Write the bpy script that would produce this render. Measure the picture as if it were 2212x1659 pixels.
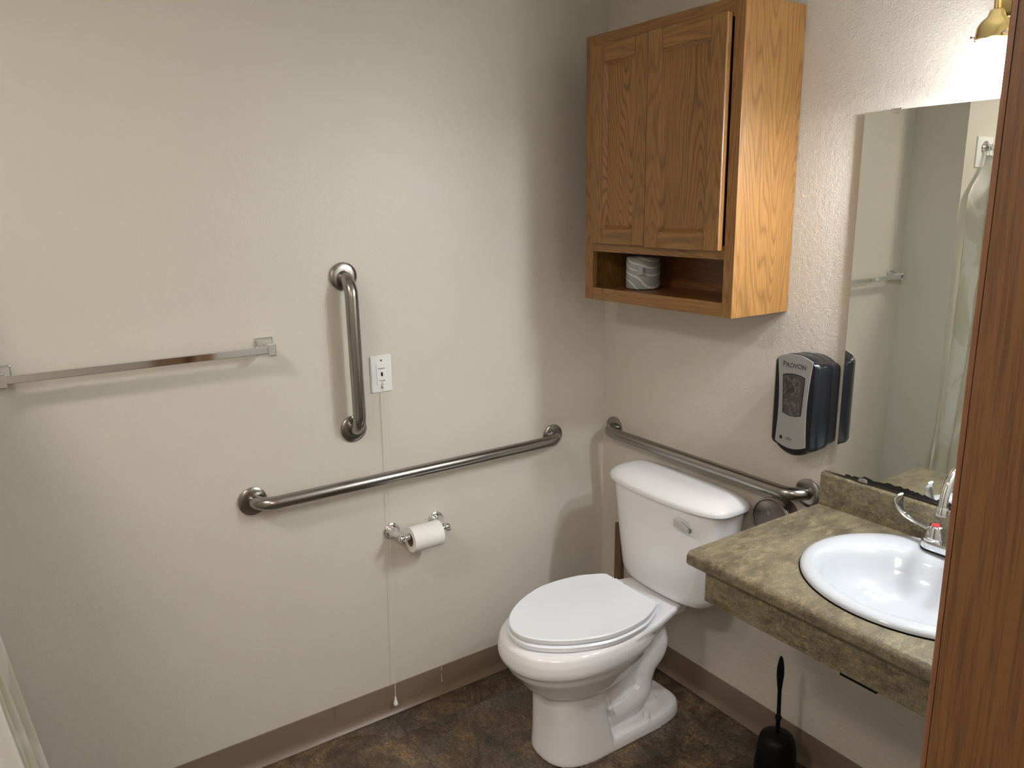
import bpy, bmesh, math, random
from mathutils import Vector, Matrix
random.seed(7)
for o in list(bpy.data.objects):
    bpy.data.objects.remove(o)
sc = bpy.context.scene
COL = sc.collection
PI = math.pi

# ------------------------------------------------------------------ camera
cam_d = bpy.data.cameras.new('camera'); cam = bpy.data.objects.new('camera', cam_d); COL.objects.link(cam)
rt = Vector((0.5611557, 0.82758162, -0.01459268)); up = Vector((-0.18013812, 0.13931532, 0.97372558))
fw = Vector((-0.80787037, 0.54378296, -0.22725658))
M = Matrix((rt, up, -fw)).transposed().to_4x4(); M.translation = Vector((2.15859, -1.86529, 1.66802))
cam.matrix_world = M
cam_d.sensor_width = 36; cam_d.lens = 1691.54 / 2212 * 36; cam_d.clip_start = 0.02
sc.camera = cam

# ------------------------------------------------------------------ light and exposure
w = bpy.data.worlds.new('world'); sc.world = w; w.use_nodes = True
w.node_tree.nodes['Background'].inputs[0].default_value = (1.0, 0.96, 0.92, 1)
w.node_tree.nodes['Background'].inputs[1].default_value = 0.16
sc.view_settings.view_transform = 'Standard'; sc.view_settings.look = 'None'
sc.view_settings.gamma = 1; sc.view_settings.use_curve_mapping = False
sc.view_settings.exposure = 0.25
VANITY_W = 14.5      # each bulb of the vanity light
SHOWER_W = 11.5     # ceiling lamp over the shower
HALL_FILL_W = 31.0
VX = (1.332, 1.585)   # the two shades of the vanity light
VY, VZ = -0.165, 1.873
def lamp(name, kind, loc, watt, col, size):
    d = bpy.data.lights.new(name, kind); d.energy = watt; d.color = col
    if kind == 'POINT': d.shadow_soft_size = size
    else:
        d.shape = 'DISK'; d.size = size
    o = bpy.data.objects.new(name, d); COL.objects.link(o); o.location = loc; return o
for x in VX:
    lamp('vanity_bulb_light', 'POINT', (x, VY, VZ + 0.002), VANITY_W, (0.95, 0.99, 1.03), 0.03)
lamp('shower_lamp_light', 'AREA', (1.10, -2.26, 2.385), SHOWER_W, (1.0, 0.92, 0.83), 0.26)
lamp('hall_fill_light', 'AREA', (2.72, -2.25, 2.40), HALL_FILL_W, (1.0, 0.90, 0.80), 0.9)  # unseen light added in the hall to fill the lower left wall through the doorway

# ------------------------------------------------------------------ materials
def mat(name, col=(.8, .8, .8), rough=.5, metal=0., **kw):
    m = bpy.data.materials.new(name); m.use_nodes = True
    b = m.node_tree.nodes['Principled BSDF']
    b.inputs['Base Color'].default_value = (*col, 1); b.inputs['Roughness'].default_value = rough
    b.inputs['Metallic'].default_value = metal
    for k, v in kw.items():
        b.inputs[k.replace('_', ' ')].default_value = v
    return m
class N:
    def __init__(s, m): s.t = m.node_tree; s.b = s.t.nodes['Principled BSDF']
    def n(s, ty, **kw):
        x = s.t.nodes.new('ShaderNode' + ty)
        for k, v in kw.items():
            if k.startswith('i_'):
                key = k[2:].replace('_', ' '); x.inputs[int(key) if key.isdigit() else key].default_value = v
            else: setattr(x, k, v)
        return x
    def l(s, a, b): s.t.links.new(a, b)
    def coord(s, scale=(1, 1, 1), rot=(0, 0, 0), loc=(0, 0, 0), world=False):
        g = s.n('NewGeometry').outputs['Position'] if world else s.n('TexCoord').outputs['Object']
        mp = s.n('Mapping'); mp.inputs['Scale'].default_value = scale; mp.inputs['Rotation'].default_value = rot
        mp.inputs['Location'].default_value = loc; s.l(g, mp.inputs[0]); return mp.outputs[0]
    def noise(s, vec, scale, detail=4, rough=.5, dist=0.):
        x = s.n('TexNoise'); x.inputs['Scale'].default_value = scale; x.inputs['Detail'].default_value = detail
        x.inputs['Roughness'].default_value = rough; x.inputs['Distortion'].default_value = dist
        s.l(vec, x.inputs['Vector']); return x.outputs['Fac']
    def ramp(s, fac, stops):
        r = s.n('ValToRGB'); e = r.color_ramp.elements
        while len(e) < len(stops): e.new(.5)
        for el, (p, c) in zip(e, stops):
            el.position = p; el.color = (*c, 1) if len(c) == 3 else c
        s.l(fac, r.inputs[0]); return r.outputs[0]
    def mix(s, fac, a, b, mode='MIX'):
        x = s.n('Mix', data_type='RGBA', blend_type=mode)
        for sock, v in ((x.inputs[0], fac), (x.inputs[6], a), (x.inputs[7], b)):
            if hasattr(v, 'links'): s.l(v, sock)
            else: sock.default_value = v if not isinstance(v, tuple) else (*v, 1)[:4]
        return x.outputs[2]
    def bump(s, h, strength, dist=.002):
        x = s.n('Bump'); x.inputs['Strength'].default_value = strength; x.inputs['Distance'].default_value = dist
        s.l(h, x.inputs['Height']); s.l(x.outputs[0], s.b.inputs['Normal'])
G = lambda v: (v, v, v)

def wall_mat(name, col, rough, fine, strength):
    m = mat(name, col, rough); k = N(m); c = k.coord(world=True)
    h1 = k.noise(c, fine, 3, .55, .3); h2 = k.noise(c, fine * .28, 2, .5)
    hh = k.n('Math', operation='ADD'); k.l(h1, hh.inputs[0]); k.l(h2, hh.inputs[1])
    k.bump(hh.outputs[0], strength, .003)
    t = k.noise(c, 2.2, 3, .5)
    cc = k.ramp(t, [(.3, tuple(x * .965 for x in col)), (.7, col)])
    k.l(cc, k.b.inputs['Base Color']); return m
M_WALL = wall_mat('cream_wall_paint', (.64, .60, .53), .40, 190, .22)
M_WALL2 = wall_mat('cream_textured_wall_paint', (.64, .585, .51), .48, 230, .55)
M_CEIL = wall_mat('ceiling_paint', (.8, .78, .74), .8, 120, .3)

def floor_mat():
    m = mat('stone_vinyl_floor', rough=.42); k = N(m); c = k.coord(world=True, loc=(.16, .0, 0))
    br = k.n('TexBrick', offset=0.5); k.l(k.coord(world=True, loc=(0.1, .93, 0)), br.inputs['Vector'])
    br.inputs['Scale'].default_value = 1; br.inputs['Brick Width'].default_value = .457; br.inputs['Row Height'].default_value = .457
    br.inputs['Mortar Size'].default_value = .0012; br.inputs['Mortar Smooth'].default_value = .2
    br.inputs['Color1'].default_value = (0, 0, 0, 1); br.inputs['Color2'].default_value = (1, 1, 1, 1); br.inputs['Mortar'].default_value = (.5, .5, .5, 1)
    off = k.n('VectorMath', operation='MULTIPLY_ADD'); k.l(br.outputs['Color'], off.inputs[0]); off.inputs[1].default_value = (3.1, 2.3, 5.7); k.l(c, off.inputs[2])
    v = off.outputs[0]
    a = k.noise(v, 6.5, 12, .74, .9)
    col = k.ramp(a, [(.32, (.022, .014, .009)), (.43, (.068, .043, .026)), (.52, (.135, .090, .056)), (.60, (.21, .135, .066)), (.72, (.24, .18, .12))])
    b = k.noise(v, 3.1, 4, .6, .8)
    g = k.ramp(b, [(.45, G(0.)), (.66, G(1.))])
    col = k.mix(g, col, k.ramp(a, [(.35, (.05, .043, .036)), (.6, (.12, .105, .088)), (.8, (.20, .18, .15))]))
    ms = k.n('Mapping'); ms.inputs['Rotation'].default_value = (0, 0, .5); ms.inputs['Scale'].default_value = (1, 2.6, 1); k.l(v, ms.inputs[0])
    f = k.noise(ms.outputs[0], 13, 9, .72, 1.8)
    crack = k.ramp(f, [(.465, G(0.)), (.495, G(1.)), (.51, G(1.)), (.54, G(0.))])
    cf = k.n('Math', operation='MULTIPLY'); k.l(crack, cf.inputs[0]); cf.inputs[1].default_value = .55
    col = k.mix(cf.outputs[0], col, (.022, .014, .009))
    sp = k.noise(v, 120, 3, .7)
    spk = k.ramp(sp, [(.35, G(.55)), (.5, G(1.)), (.68, G(1.6))])
    col = k.mix(1., col, spk, 'MULTIPLY')
    col = k.mix(br.outputs['Fac'], col, (.03, .022, .016))
    k.l(col, k.b.inputs['Base Color'])
    k.bump(a, .35, .004); return m
M_FLOOR = floor_mat()

def oak(name, axis='Z', base=(.275, .132, .034), dark=(.105, .043, .010), light=(.345, .175, .050), off=(0, 0, 0), scale=1., rough=.36, contrast=1., pore=.5, pscale=420):
    """oak with the grain running along one axis"""
    m = mat(name, base, rough); k = N(m)
    s = {'Z': (1, 1, .11), 'X': (.11, 1, 1), 'Y': (1, .11, 1)}[axis]
    c = k.coord(scale=s, loc=off)
    d = k.n('VectorMath', operation='MULTIPLY_ADD')
    nz = k.n('TexNoise'); nz.inputs['Scale'].default_value = 7 * scale; nz.inputs['Detail'].default_value = 2; k.l(c, nz.inputs['Vector'])
    k.l(nz.outputs['Color'], d.inputs[0]); d.inputs[1].default_value = (.16, .16, .16); k.l(c, d.inputs[2])
    rings = k.noise(d.outputs[0], 6 * scale, 0, .5)
    mu = k.n('Math', operation='MULTIPLY'); k.l(rings, mu.inputs[0]); mu.inputs[1].default_value = 38
    fr = k.n('Math', operation='FRACT'); k.l(mu.outputs[0], fr.inputs[0])
    band = k.ramp(fr.outputs[0], [(0., G(.0)), (.25, G(.85)), (.7, G(1.)), (.9, G(.45)), (1., G(.0))])
    s2 = {'Z': (1, 1, .03), 'X': (.03, 1, 1), 'Y': (1, .03, 1)}[axis]
    c2 = k.coord(scale=s2, loc=off)
    pores = k.ramp(k.noise(c2, pscale, 3, .65), [(.36, G(0.)), (.56, G(1.))])
    tone = k.noise(c, 9 * scale, 2, .5)
    col = k.mix(tone, base, light)
    bf = k.n('Math', operation='MULTIPLY_ADD'); k.l(band, bf.inputs[0]); bf.inputs[1].default_value = .85 * contrast; bf.inputs[2].default_value = 1 - .85 * contrast
    col = k.mix(bf.outputs[0], dark, col)
    pf = k.n('Math', operation='MULTIPLY_ADD'); k.l(pores, pf.inputs[0]); pf.inputs[1].default_value = pore; pf.inputs[2].default_value = 1 - pore
    col = k.mix(1., col, pf.outputs[0], 'MULTIPLY') if False else k.mix(pf.outputs[0], dark, col)
    k.l(col, k.b.inputs['Base Color'])
    k.bump(pores, .12, .0006); return m
M_OAK_SIDE = oak('oak_side_panel', 'Z', off=(.3, .1, 0), contrast=.7, rough=.42)
M_OAK_V = oak('oak_vertical', 'Z', contrast=.6)
M_OAK_H = oak('oak_horizontal', 'X', off=(0, .4, .7), contrast=.6)
M_OAK_P1 = oak('oak_door_panel_flame', 'Z', off=(3.35, .93, .2), contrast=1., light=(.43, .21, .06))
M_OAK_P2 = oak('oak_door_panel_plain', 'Z', off=(5.1, 1.7, .6), contrast=.85)
M_OAK_SHELF = oak('oak_shelf_interior', 'X', base=(.26, .10, .035), dark=(.13, .05, .018), light=(.31, .13, .05), contrast=.6)
M_OAK_DOOR = oak('oak_door_veneer', 'Z', base=(.115, .048, .012), dark=(.055, .020, .005), light=(.14, .060, .017), off=(1, 2, 3), scale=1.4, rough=.5, contrast=.15, pore=.62, pscale=300)
M_OAK_JAMB = oak('oak_door_jamb', 'Z', base=(.28, .115, .05), dark=(.19, .075, .03), light=(.31, .13, .058), off=(4, 2, 1), rough=.4, contrast=.5)
M_BOARD = oak('raw_brown_board', 'Z', base=(.20, .115, .065), dark=(.09, .05, .03), light=(.25, .15, .09), rough=.7)

def counter_mat():
    m = mat('olive_brown_mottled_laminate', rough=.36); k = N(m); c = k.coord(world=True)
    mp = k.n('Mapping'); mp.inputs['Scale'].default_value = (1, .42, 1.6); mp.inputs['Rotation'].default_value = (0, 0, .15); k.l(c, mp.inputs[0])
    a = k.noise(mp.outputs[0], 16, 6, .68, .6)
    b = k.noise(mp.outputs[0], 60, 8, .8, .35)
    col = k.ramp(a, [(.28, (.072, .056, .036)), (.45, (.125, .102, .066)), (.58, (.185, .155, .10)), (.72, (.15, .14, .105))])
    gold = k.ramp(b, [(.49, G(0.)), (.66, G(1.))])
    gf = k.n('Math', operation='MULTIPLY'); k.l(gold, gf.inputs[0]); gf.inputs[1].default_value = .7
    col = k.mix(gf.outputs[0], col, (.36, .29, .165))
    dk = k.ramp(k.noise(c, 300, 3, .7), [(.33, G(.55)), (.5, G(1.)), (.7, G(1.3))])
    col = k.mix(1., col, dk, 'MULTIPLY')
    k.l(col, k.b.inputs['Base Color']); k.bump(b, .08, .0006); return m
M_CTR = counter_mat()

M_PORC = mat('white_porcelain', (.82, .81, .83), .09, Coat_Weight=.5, Coat_Roughness=.04)
M_SEAT = mat('white_plastic_seat', (.82, .85, .90), .22)
M_SINK = mat('white_china_sink', (.55, .57, .61), .1, Coat_Weight=.4, Coat_Roughness=.05)
M_CHROME = mat('chrome', (.80, .81, .83), .07, 1.)
M_CHROME2 = mat('satin_chrome', (.74, .75, .78), .2, 1.)
def brushed():
    m = mat('brushed_stainless_steel', (.34, .32, .30), .25, 1.); k = N(m)
    n = k.noise(k.coord(scale=(1, 1, 1)), 900, 1, .5)
    k.l(k.ramp(n, [(.3, G(.21)), (.7, G(.27))]), k.b.inputs['Roughness'])
    return m
M_STEEL = brushed()
M_DARKSTEEL = mat('dark_steel', (.22, .19, .175), .32, 1.)
M_BRASS = mat('polished_brass', (.80, .62, .27), .12, 1.)
M_BLACK = mat('black_gloss_plastic', (.006, .007, .010), .22, Specular_IOR_Level=.35)
M_BLACKM = mat('black_matte_plastic', (.003, .003, .003), .5, Specular_IOR_Level=.2)
M_SILVER = mat('silver_grey_plastic', (.33, .32, .32), .38, .35)
def smoked():
    m = mat('smoked_window_plastic', (.05, .048, .05), .06, Coat_Weight=1.); k = N(m)
    c = k.coord(scale=(1.3, 1, .7), rot=(0, .6, 0))
    n = k.noise(c, 22, 3, .5, 2.2)
    k.l(k.ramp(n, [(.4, (.022, .021, .022)), (.53, (.032, .030, .030)), (.58, (.10, .095, .092)), (.62, (.030, .029, .029))]), k.b.inputs['Base Color'])
    k.bump(n, .8, .004); return m
M_SMOKE = smoked()
M_INK = mat('dark_print', (.03, .03, .035), .5)
M_INKG = mat('grey_print', (.06, .06, .06), .5)
M_RED = mat('red_index', (.75, .05, .05), .3)
M_WPLAST = mat('white_switch_plastic', (.80, .80, .79), .3)
M_CORD = mat('cream_cord', (.70, .65, .56), .7)
def paper():
    m = mat('white_tissue_paper', (.84, .82, .80), .95); k = N(m)
    k.bump(k.noise(k.coord(), 260, 2, .5), .35, .0015); return m
M_PAPER = paper()
M_CARD = mat('brown_cardboard', (.22, .13, .07), .9)
M_COVE = mat('taupe_vinyl_cove_base', (.185, .135, .095), .38)
M_PAINTDRIP = mat('cream_paint_drip', (.7, .64, .54), .5)
M_MIRROR = mat('mirror_glass', (.83, .855, .81), .0, 1.)
M_MEDGE = mat('mirror_glass_edge', (.10, .13, .13), .15)
M_WORN = mat('blackened_silvering', (.006, .006, .006), .35)
def frosted():
    m = mat('frosted_lamp_glass', (.95, .95, .97), .35); k = N(m)
    k.b.inputs['Emission Color'].default_value = (.93, .96, 1.0, 1); k.b.inputs['Emission Strength'].default_value = .9
    tr = k.n('BsdfTranslucent'); tr.inputs[0].default_value = (.95, .96, 1., 1)
    mx = k.n('MixShader'); mx.inputs[0].default_value = .5
    out = k.t.nodes['Material Output']; k.l(k.b.outputs[0], mx.inputs[1]); k.l(tr.outputs[0], mx.inputs[2])
    tp = k.n('BsdfTransparent'); m2 = k.n('MixShader'); m2.inputs[0].default_value = .10
    k.l(mx.outputs[0], m2.inputs[1]); k.l(tp.outputs[0], m2.inputs[2]); k.l(m2.outputs[0], out.inputs[0])
    return m
M_FROST = frosted()
M_BULB = mat('glowing_bulb', (1, 1, 1), .5, Emission_Color=(1, .96, .9, 1), Emission_Strength=12.)
M_DIFF = mat('ceiling_lamp_diffuser', (1, 1, 1), .5, Emission_Color=(1, .93, .84, 1), Emission_Strength=4.)
def curtain_mat():
    m = mat('cream_vinyl_curtain', (.74, .70, .56), .38); k = N(m)
    c = k.coord(scale=(1, 1, .45)); n = k.noise(c, 7, 3, .5, .8)
    k.l(k.ramp(n, [(.40, (.74, .72, .61)), (.5, (.77, .75, .66)), (.53, (.92, .91, .88)), (.62, (.90, .89, .86)), (.66, (.76, .74, .65))]), k.b.inputs['Base Color'])  # near-white swirls put backlit crinkle highlights into the base colour
    k.bump(n, .35, .006)
    tr = k.n('BsdfTranslucent'); tr.inputs[0].default_value = (.84, .79, .64, 1)
    mx = k.n('MixShader'); mx.inputs[0].default_value = .35
    k.l(k.b.outputs[0], mx.inputs[1]); k.l(tr.outputs[0], mx.inputs[2]); k.l(mx.outputs[0], k.t.nodes['Material Output'].inputs[0])
    return m
M_CURT = curtain_mat()
M_TUB = mat('white_shower_surround', (.74, .74, .70), .25)
def wrap_mat():
    m = mat('printed_paper_wrapper', (.60, .62, .60), .45); k = N(m)
    wv = k.n('TexWave', wave_type='RINGS', rings_direction='Y'); wv.inputs['Scale'].default_value = 14; wv.inputs['Distortion'].default_value = 4.5; wv.inputs['Detail'].default_value = 0
    k.l(k.coord(loc=(.05, 0, .07)), wv.inputs['Vector'])
    k.l(k.ramp(wv.outputs['Fac'], [(.88, (.36, .39, .39)), (.95, (.72, .73, .71))]), k.b.inputs['Base Color']); return m
M_WRAP = wrap_mat()

# ------------------------------------------------------------------ mesh helpers
def wloc(o):
    v = Vector((0, 0, 0))
    while o is not None: v = v + Vector(o.location); o = o.parent
    return v
def obj(name, bm, material, parent=None, smooth=None, bevel=None, seg=2):
    """link a bmesh given in world coordinates as one mesh object"""
    me = bpy.data.meshes.new(name)
    if parent is not None:
        bmesh.ops.translate(bm, verts=bm.verts, vec=-wloc(parent))
    bmesh.ops.recalc_face_normals(bm, faces=bm.faces)
    bm.to_mesh(me); bm.free()
    for mm in (material if isinstance(material, (list, tuple)) else [material]): me.materials.append(mm)
    o = bpy.data.objects.new(name, me); COL.objects.link(o)
    if parent is not None: o.parent = parent
    if bevel:
        b = o.modifiers.new('bevel', 'BEVEL'); b.width = bevel; b.segments = seg; b.limit_method = 'ANGLE'; b.angle_limit = math.radians(35)
        b.harden_normals = False
    if smooth is not None:
        me.polygons.foreach_set('use_smooth', [True] * len(me.polygons))
        me.set_sharp_from_angle(angle=math.radians(smooth))
    return o
def thing(name, label, cat, loc, group=None):
    o = bpy.data.objects.new(name, None); COL.objects.link(o); o.location = loc; o.empty_display_size = .05
    o['label'] = label; o['category'] = cat
    if group: o['group'] = group
    return o
def tag(o, label, cat, group=None):
    o['label'] = label; o['category'] = cat
    if group: o['group'] = group
    return o
def struct(name, bm, m, label=None, **kw):
    o = obj(name, bm, m, **kw); o['kind'] = 'structure'
    if label: o['label'] = label
    return o
def box(bm, x0, x1, y0, y1, z0, z1):
    v = [bm.verts.new((x, y, z)) for x in (x0, x1) for y in (y0, y1) for z in (z0, z1)]
    for f in ((0, 1, 3, 2), (4, 6, 7, 5), (0, 4, 5, 1), (2, 3, 7, 6), (0, 2, 6, 4), (1, 5, 7, 3)):
        bm.faces.new([v[i] for i in f])
    return bm
def B(*a): return box(bmesh.new(), *a)
def rings(bm, rs, cap0=True, cap1=True, close=False):
    """skin a list of vertex rings"""
    vr = [[bm.verts.new(p) for p in r] for r in rs]; n = len(rs[0])
    pairs = list(zip(vr, vr[1:])) + ([(vr[-1], vr[0])] if close else [])
    for a, b in pairs:
        for i in range(n):
            j = (i + 1) % n; bm.faces.new((a[i], a[j], b[j], b[i]))
    if not close:
        if cap0: bm.faces.new(vr[0][::-1])
        if cap1: bm.faces.new(vr[-1])
    return bm
def frame(ax):
    ax = Vector(ax).normalized(); h = Vector((0, 0, 1)) if abs(ax.z) < .9 else Vector((1, 0, 0))
    u = ax.cross(h).normalized(); v = ax.cross(u).normalized(); return u, v
def lathe(bm, org, ax, prof, n=40, cap0=True, cap1=True):
    """revolve (distance along axis, radius) pairs"""
    org = Vector(org); a = Vector(ax).normalized(); u, v = frame(a)
    rs = [[org + a * d + (u * math.cos(2 * PI * i / n) + v * math.sin(2 * PI * i / n)) * max(r, 1e-5) for i in range(n)] for d, r in prof]
    return rings(bm, rs, cap0, cap1)
def tube(bm, path, rad, n=16, cap=True):
    path = [Vector(p) for p in path]; m = len(path)
    if not hasattr(rad, '__len__'): rad = [rad] * m
    tang = []
    for i in range(m):
        a = path[max(i - 1, 0)]; b = path[min(i + 1, m - 1)]; tang.append((b - a).normalized())
    u, v = frame(tang[0]); rs = []
    for i in range(m):
        t = tang[i]; u = (u - t * u.dot(t)).normalized(); v = t.cross(u)
        rs.append([path[i] + (u * math.cos(2 * PI * k / n) + v * math.sin(2 * PI * k / n)) * rad[i] for k in range(n)])
    return rings(bm, rs, cap, cap)
def catmull(pts, k=8):
    P = [Vector(p) for p in pts]; P = [P[0] * 2 - P[1]] + P + [P[-1] * 2 - P[-2]]; out = []
    for i in range(1, len(P) - 2):
        for j in range(k):
            t = j / k; a, b, c, d = P[i - 1:i + 3]
            out.append(.5 * ((2 * b) + (c - a) * t + (2 * a - 5 * b + 4 * c - d) * t * t + (3 * b - a - 3 * c + d) * t ** 3))
    out.append(P[-2]); return out
def prism(bm, poly, ax, d0, d1):
    """extrude a 2D polygon (list of 2-tuples) along an axis: 'x' polygon is (y,z), 'y' is (x,z), 'z' is (x,y)"""
    f = {'x': lambda p, d: (d, p[0], p[1]), 'y': lambda p, d: (p[0], d, p[1]), 'z': lambda p, d: (p[0], p[1], d)}[ax]
    return rings(bm, [[f(p, d0) for p in poly], [f(p, d1) for p in poly]])
def selip(t, a, b, n):
    c, s = math.cos(t), math.sin(t)
    return a * math.copysign(abs(c) ** (2 / n), c), b * math.copysign(abs(s) ** (2 / n), s)
def arc(cx, cy, r, a0, a1, n=6):
    return [(cx + r * math.cos(math.radians(a0 + (a1 - a0) * i / n)), cy + r * math.sin(math.radians(a0 + (a1 - a0) * i / n))) for i in range(n + 1)]
def rrect(x0, x1, y0, y1, r, n=6):
    return arc(x1 - r, y1 - r, r, 0, 90, n) + arc(x0 + r, y1 - r, r, 90, 180, n) + arc(x0 + r, y0 + r, r, 180, 270, n) + arc(x1 - r, y0 + r, r, 270, 360, n)
def text(body, size, loc, rot, m, name, parent, sx=1., ext=.0003):
    cu = bpy.data.curves.new('lettering', 'FONT'); cu.body = body; cu.size = size; cu.extrude = ext; cu.align_x = 'CENTER'; cu.align_y = 'CENTER'
    t = bpy.data.objects.new('lettering', cu); COL.objects.link(t)
    bpy.context.view_layer.update()
    me = bpy.data.meshes.new_from_object(t.evaluated_get(bpy.context.evaluated_depsgraph_get()))
    bpy.data.objects.remove(t)
    R = Matrix.Translation(Vector(loc)) @ rot.to_4x4() @ Matrix.Diagonal((sx, 1, 1, 1))
    me.transform(R); bm = bmesh.new(); bm.from_mesh(me)
    return obj(name, bm, m, parent)

# ------------------------------------------------------------------ the room
ZC = 2.44; XR = 1.80; YA = -1.95; YB = -2.86; XA = .25; XA2 = 1.56
D0, D1, DH = -1.975, -1.0935, 2.06       # doorway in the right wall
T = .12
struct('floor', B(-T, 3.4, -3.0, T, -.05, 0), M_FLOOR, 'brown and grey stone-look vinyl tile floor')
struct('ceiling', B(-T, 3.4, -3.0, T, ZC, ZC + .05), M_CEIL)
struct('wall_left', B(-T, 0, YA, 0, 0, ZC), M_WALL, 'cream painted wall with faint orange-peel texture carrying the towel bar')
struct('wall_back', B(-T, XR + T, 0, T, 0, ZC), M_WALL2, 'cream textured wall behind toilet and sink')
bm = bmesh.new(); box(bm, XR, XR + T, D1, 0, 0, ZC); box(bm, XR, XR + T, D0, D1, DH, ZC); box(bm, XR, XR + T, YB, D0, 0, ZC)
struct('wall_right', bm, M_WALL)
bm = bmesh.new(); box(bm, -T, XA, YB, YA, 0, ZC); box(bm, XA2, XR, YB, YA - .03, 0, ZC)
struct('wall_shower', bm, M_WALL)
struct('wall_front', B(-T, XR + T, YB - T, YB, 0, ZC), M_TUB)
# hall beyond the doorway
struct('wall_hall', B(3.3, 3.4, -3.0, T, 0, ZC), M_WALL)

def cove(axis):
    # profile: distance from wall, height
    pf = [(0, 0), (.018, 0), (.0195, .0025), (.014, .008), (.0075, .017), (.0045, .03), (.0042, .098), (.003, .1016), (0, .1016)]
    bm = bmesh.new()
    if axis == 'left': prism(bm, [(a, b) for a, b in pf], 'y', YA, 0)
    else: prism(bm, [(-a, b) for a, b in pf], 'x', 0.0, XR)
    return bm
bl = struct('baseboard_left', cove('left'), M_COVE, 'taupe vinyl cove base under the left wall', smooth=40)
struct('baseboard_back', cove('back'), M_COVE, 'taupe vinyl cove base behind the toilet', smooth=40)
bm = bmesh.new()
tube(bm, [(.0048, -.728, .1), (.0048, -.7282, .088)], [.0011, .0009], 8); tube(bm, [(.0048, -.7285, .072), (.0050, -.7288, .052), (.0055, -.729, .043)], [.0005, .0009, .0016], 8)
d = obj('paint_drip', bm, M_PAINTDRIP, bl); d['label'] = 'cream paint drip'
obj('seam', B(.0041, .0046, -1.1186, -1.1178, .012, .101), M_DARKSTEEL, bl)

# door frame and open door leaf
bm = bmesh.new()
box(bm, XR - .006, XR + T + .004, D1, D1 + .019, 0, DH); box(bm, XR - .006, XR + T + .004, D0 - .019, D0, 0, DH)
box(bm, XR - .006, XR + T + .004, D0 - .019, D1 + .019, DH, DH + .019)
for y0, y1 in ((D1 + .034, D1 + .092), (D0 - .066, D0 - .008)): box(bm, XR - .010, XR, y0, y1, 0, DH + .066)
box(bm, XR - .018, XR, D0 - .066, D1 + .066, DH + .008, DH + .066)
struct('trim_1', bm, M_OAK_JAMB, 'oak door frame around the doorway at the right edge', bevel=.0015)
struct('door_1', B(XR + .0178, XR + .90, D1 - .038, D1 - .003, .01, DH - .004), M_OAK_DOOR, 'oak veneer door standing open at the right edge', bevel=.0012)

# ------------------------------------------------------------------ wall cabinet
CX0, CX1, CD, CZ0, CZ1 = .170, .778, .234, 1.356, 2.150
cab = thing('wall_cabinet', 'honey oak wall cabinet with two doors and an open cubby above the toilet', 'cabinet', ((CX0 + CX1) / 2, 0, CZ0))
t_ = .012
bm = bmesh.new(); box(bm, CX1 - t_, CX1, -CD + .019, -.001, CZ0, CZ1); s1 = obj('side_panel', bm, M_OAK_SIDE, cab, bevel=.0008)
obj('side_panel', B(CX0, CX0 + t_, -CD + .019, -.001, CZ0, CZ1), M_OAK_SIDE, cab, bevel=.0008)
obj('top_panel', B(CX0 + t_, CX1 - t_, -CD + .019, -.001, CZ1 - t_, CZ1), M_OAK_H, cab)
obj('bottom_panel', B(CX0 + t_, CX1 - t_, -CD + .019, -.001, CZ0 + .012, CZ0 + .034), M_OAK_SHELF, cab)
obj('back_panel', B(CX0 + t_, CX1 - t_, -.007, -.001, CZ0, CZ1 - t_), M_OAK_SHELF, cab)
obj('shelf', B(CX0 + t_, CX1 - t_, -CD + .019, -.008, 1.512, 1.526), M_OAK_SHELF, cab)
yf0, yf1 = -CD, -CD + .019
obj('face_frame_stile', B(CX0, .208, yf0, yf1, CZ0, CZ1), M_OAK_V, cab, bevel=.001)
obj('face_frame_stile', B(.744, CX1, yf0, yf1, CZ0, CZ1), M_OAK_V, cab, bevel=.001)
obj('face_frame_rail', B(.2085, .7435, yf0, yf1, CZ0, 1.395), M_OAK_H, cab, bevel=.001)
obj('face_frame_rail', B(.2085, .7435, yf0, yf1, 1.509, 1.545), M_OAK_H, cab, bevel=.001)
obj('face_frame_rail', B(.2085, .7435, yf0, yf1, CZ1 - .045, CZ1), M_OAK_H, cab, bevel=.001)
def cab_door(x0, x1, z0, z1, pm, y1, tilt=0.):
    y0 = y1 - .019; sw = .052
    d = bpy.data.objects.new('door', None); COL.objects.link(d); d.parent = cab; d.location = Vector((x1, y1, z0)) - Vector(cab.location)
    obj('stile', B(x0, x0 + sw, y0, y1, z0, z1), M_OAK_V, d, bevel=.003)
    obj('stile', B(x1 - sw, x1, y0, y1, z0, z1), M_OAK_V, d, bevel=.003)
    obj('rail', B(x0 + sw + .0002, x1 - sw - .0002, y0 + .0003, y1, z0, z0 + sw - .006), M_OAK_H, d, bevel=.0025)
    obj('rail', B(x0 + sw + .0002, x1 - sw - .0002, y0 + .0003, y1, z1 - sw, z1), M_OAK_H, d, bevel=.0025)
    # bead and panel
    bm = bmesh.new(); a, b, c, e = x0 + sw - .001, x1 - sw + .001, z0 + sw - .007, z1 - sw + .001; r = .011
    v = lambda x, z, y: bm.verts.new((x, y, z))
    o_ = [v(a, c, y0 + .002), v(b, c, y0 + .002), v(b, e, y0 + .002), v(a, e, y0 + .002)]
    i_ = [v(a + r, c + r, y0 + .0125), v(b - r, c + r, y0 + .0125), v(b - r, e - r, y0 + .0125), v(a + r, e - r, y0 + .0125)]
    for q in range(4): bm.faces.new((o_[q], o_[(q + 1) % 4], i_[(q + 1) % 4], i_[q]))
    bm.faces.new(i_)
    obj('door_panel', bm, pm, d)
    d.rotation_euler = (0, 0, tilt)
    return d
cab_door(.219, .4595, 1.536, 2.116, M_OAK_P1, -CD - .0005)
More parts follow.
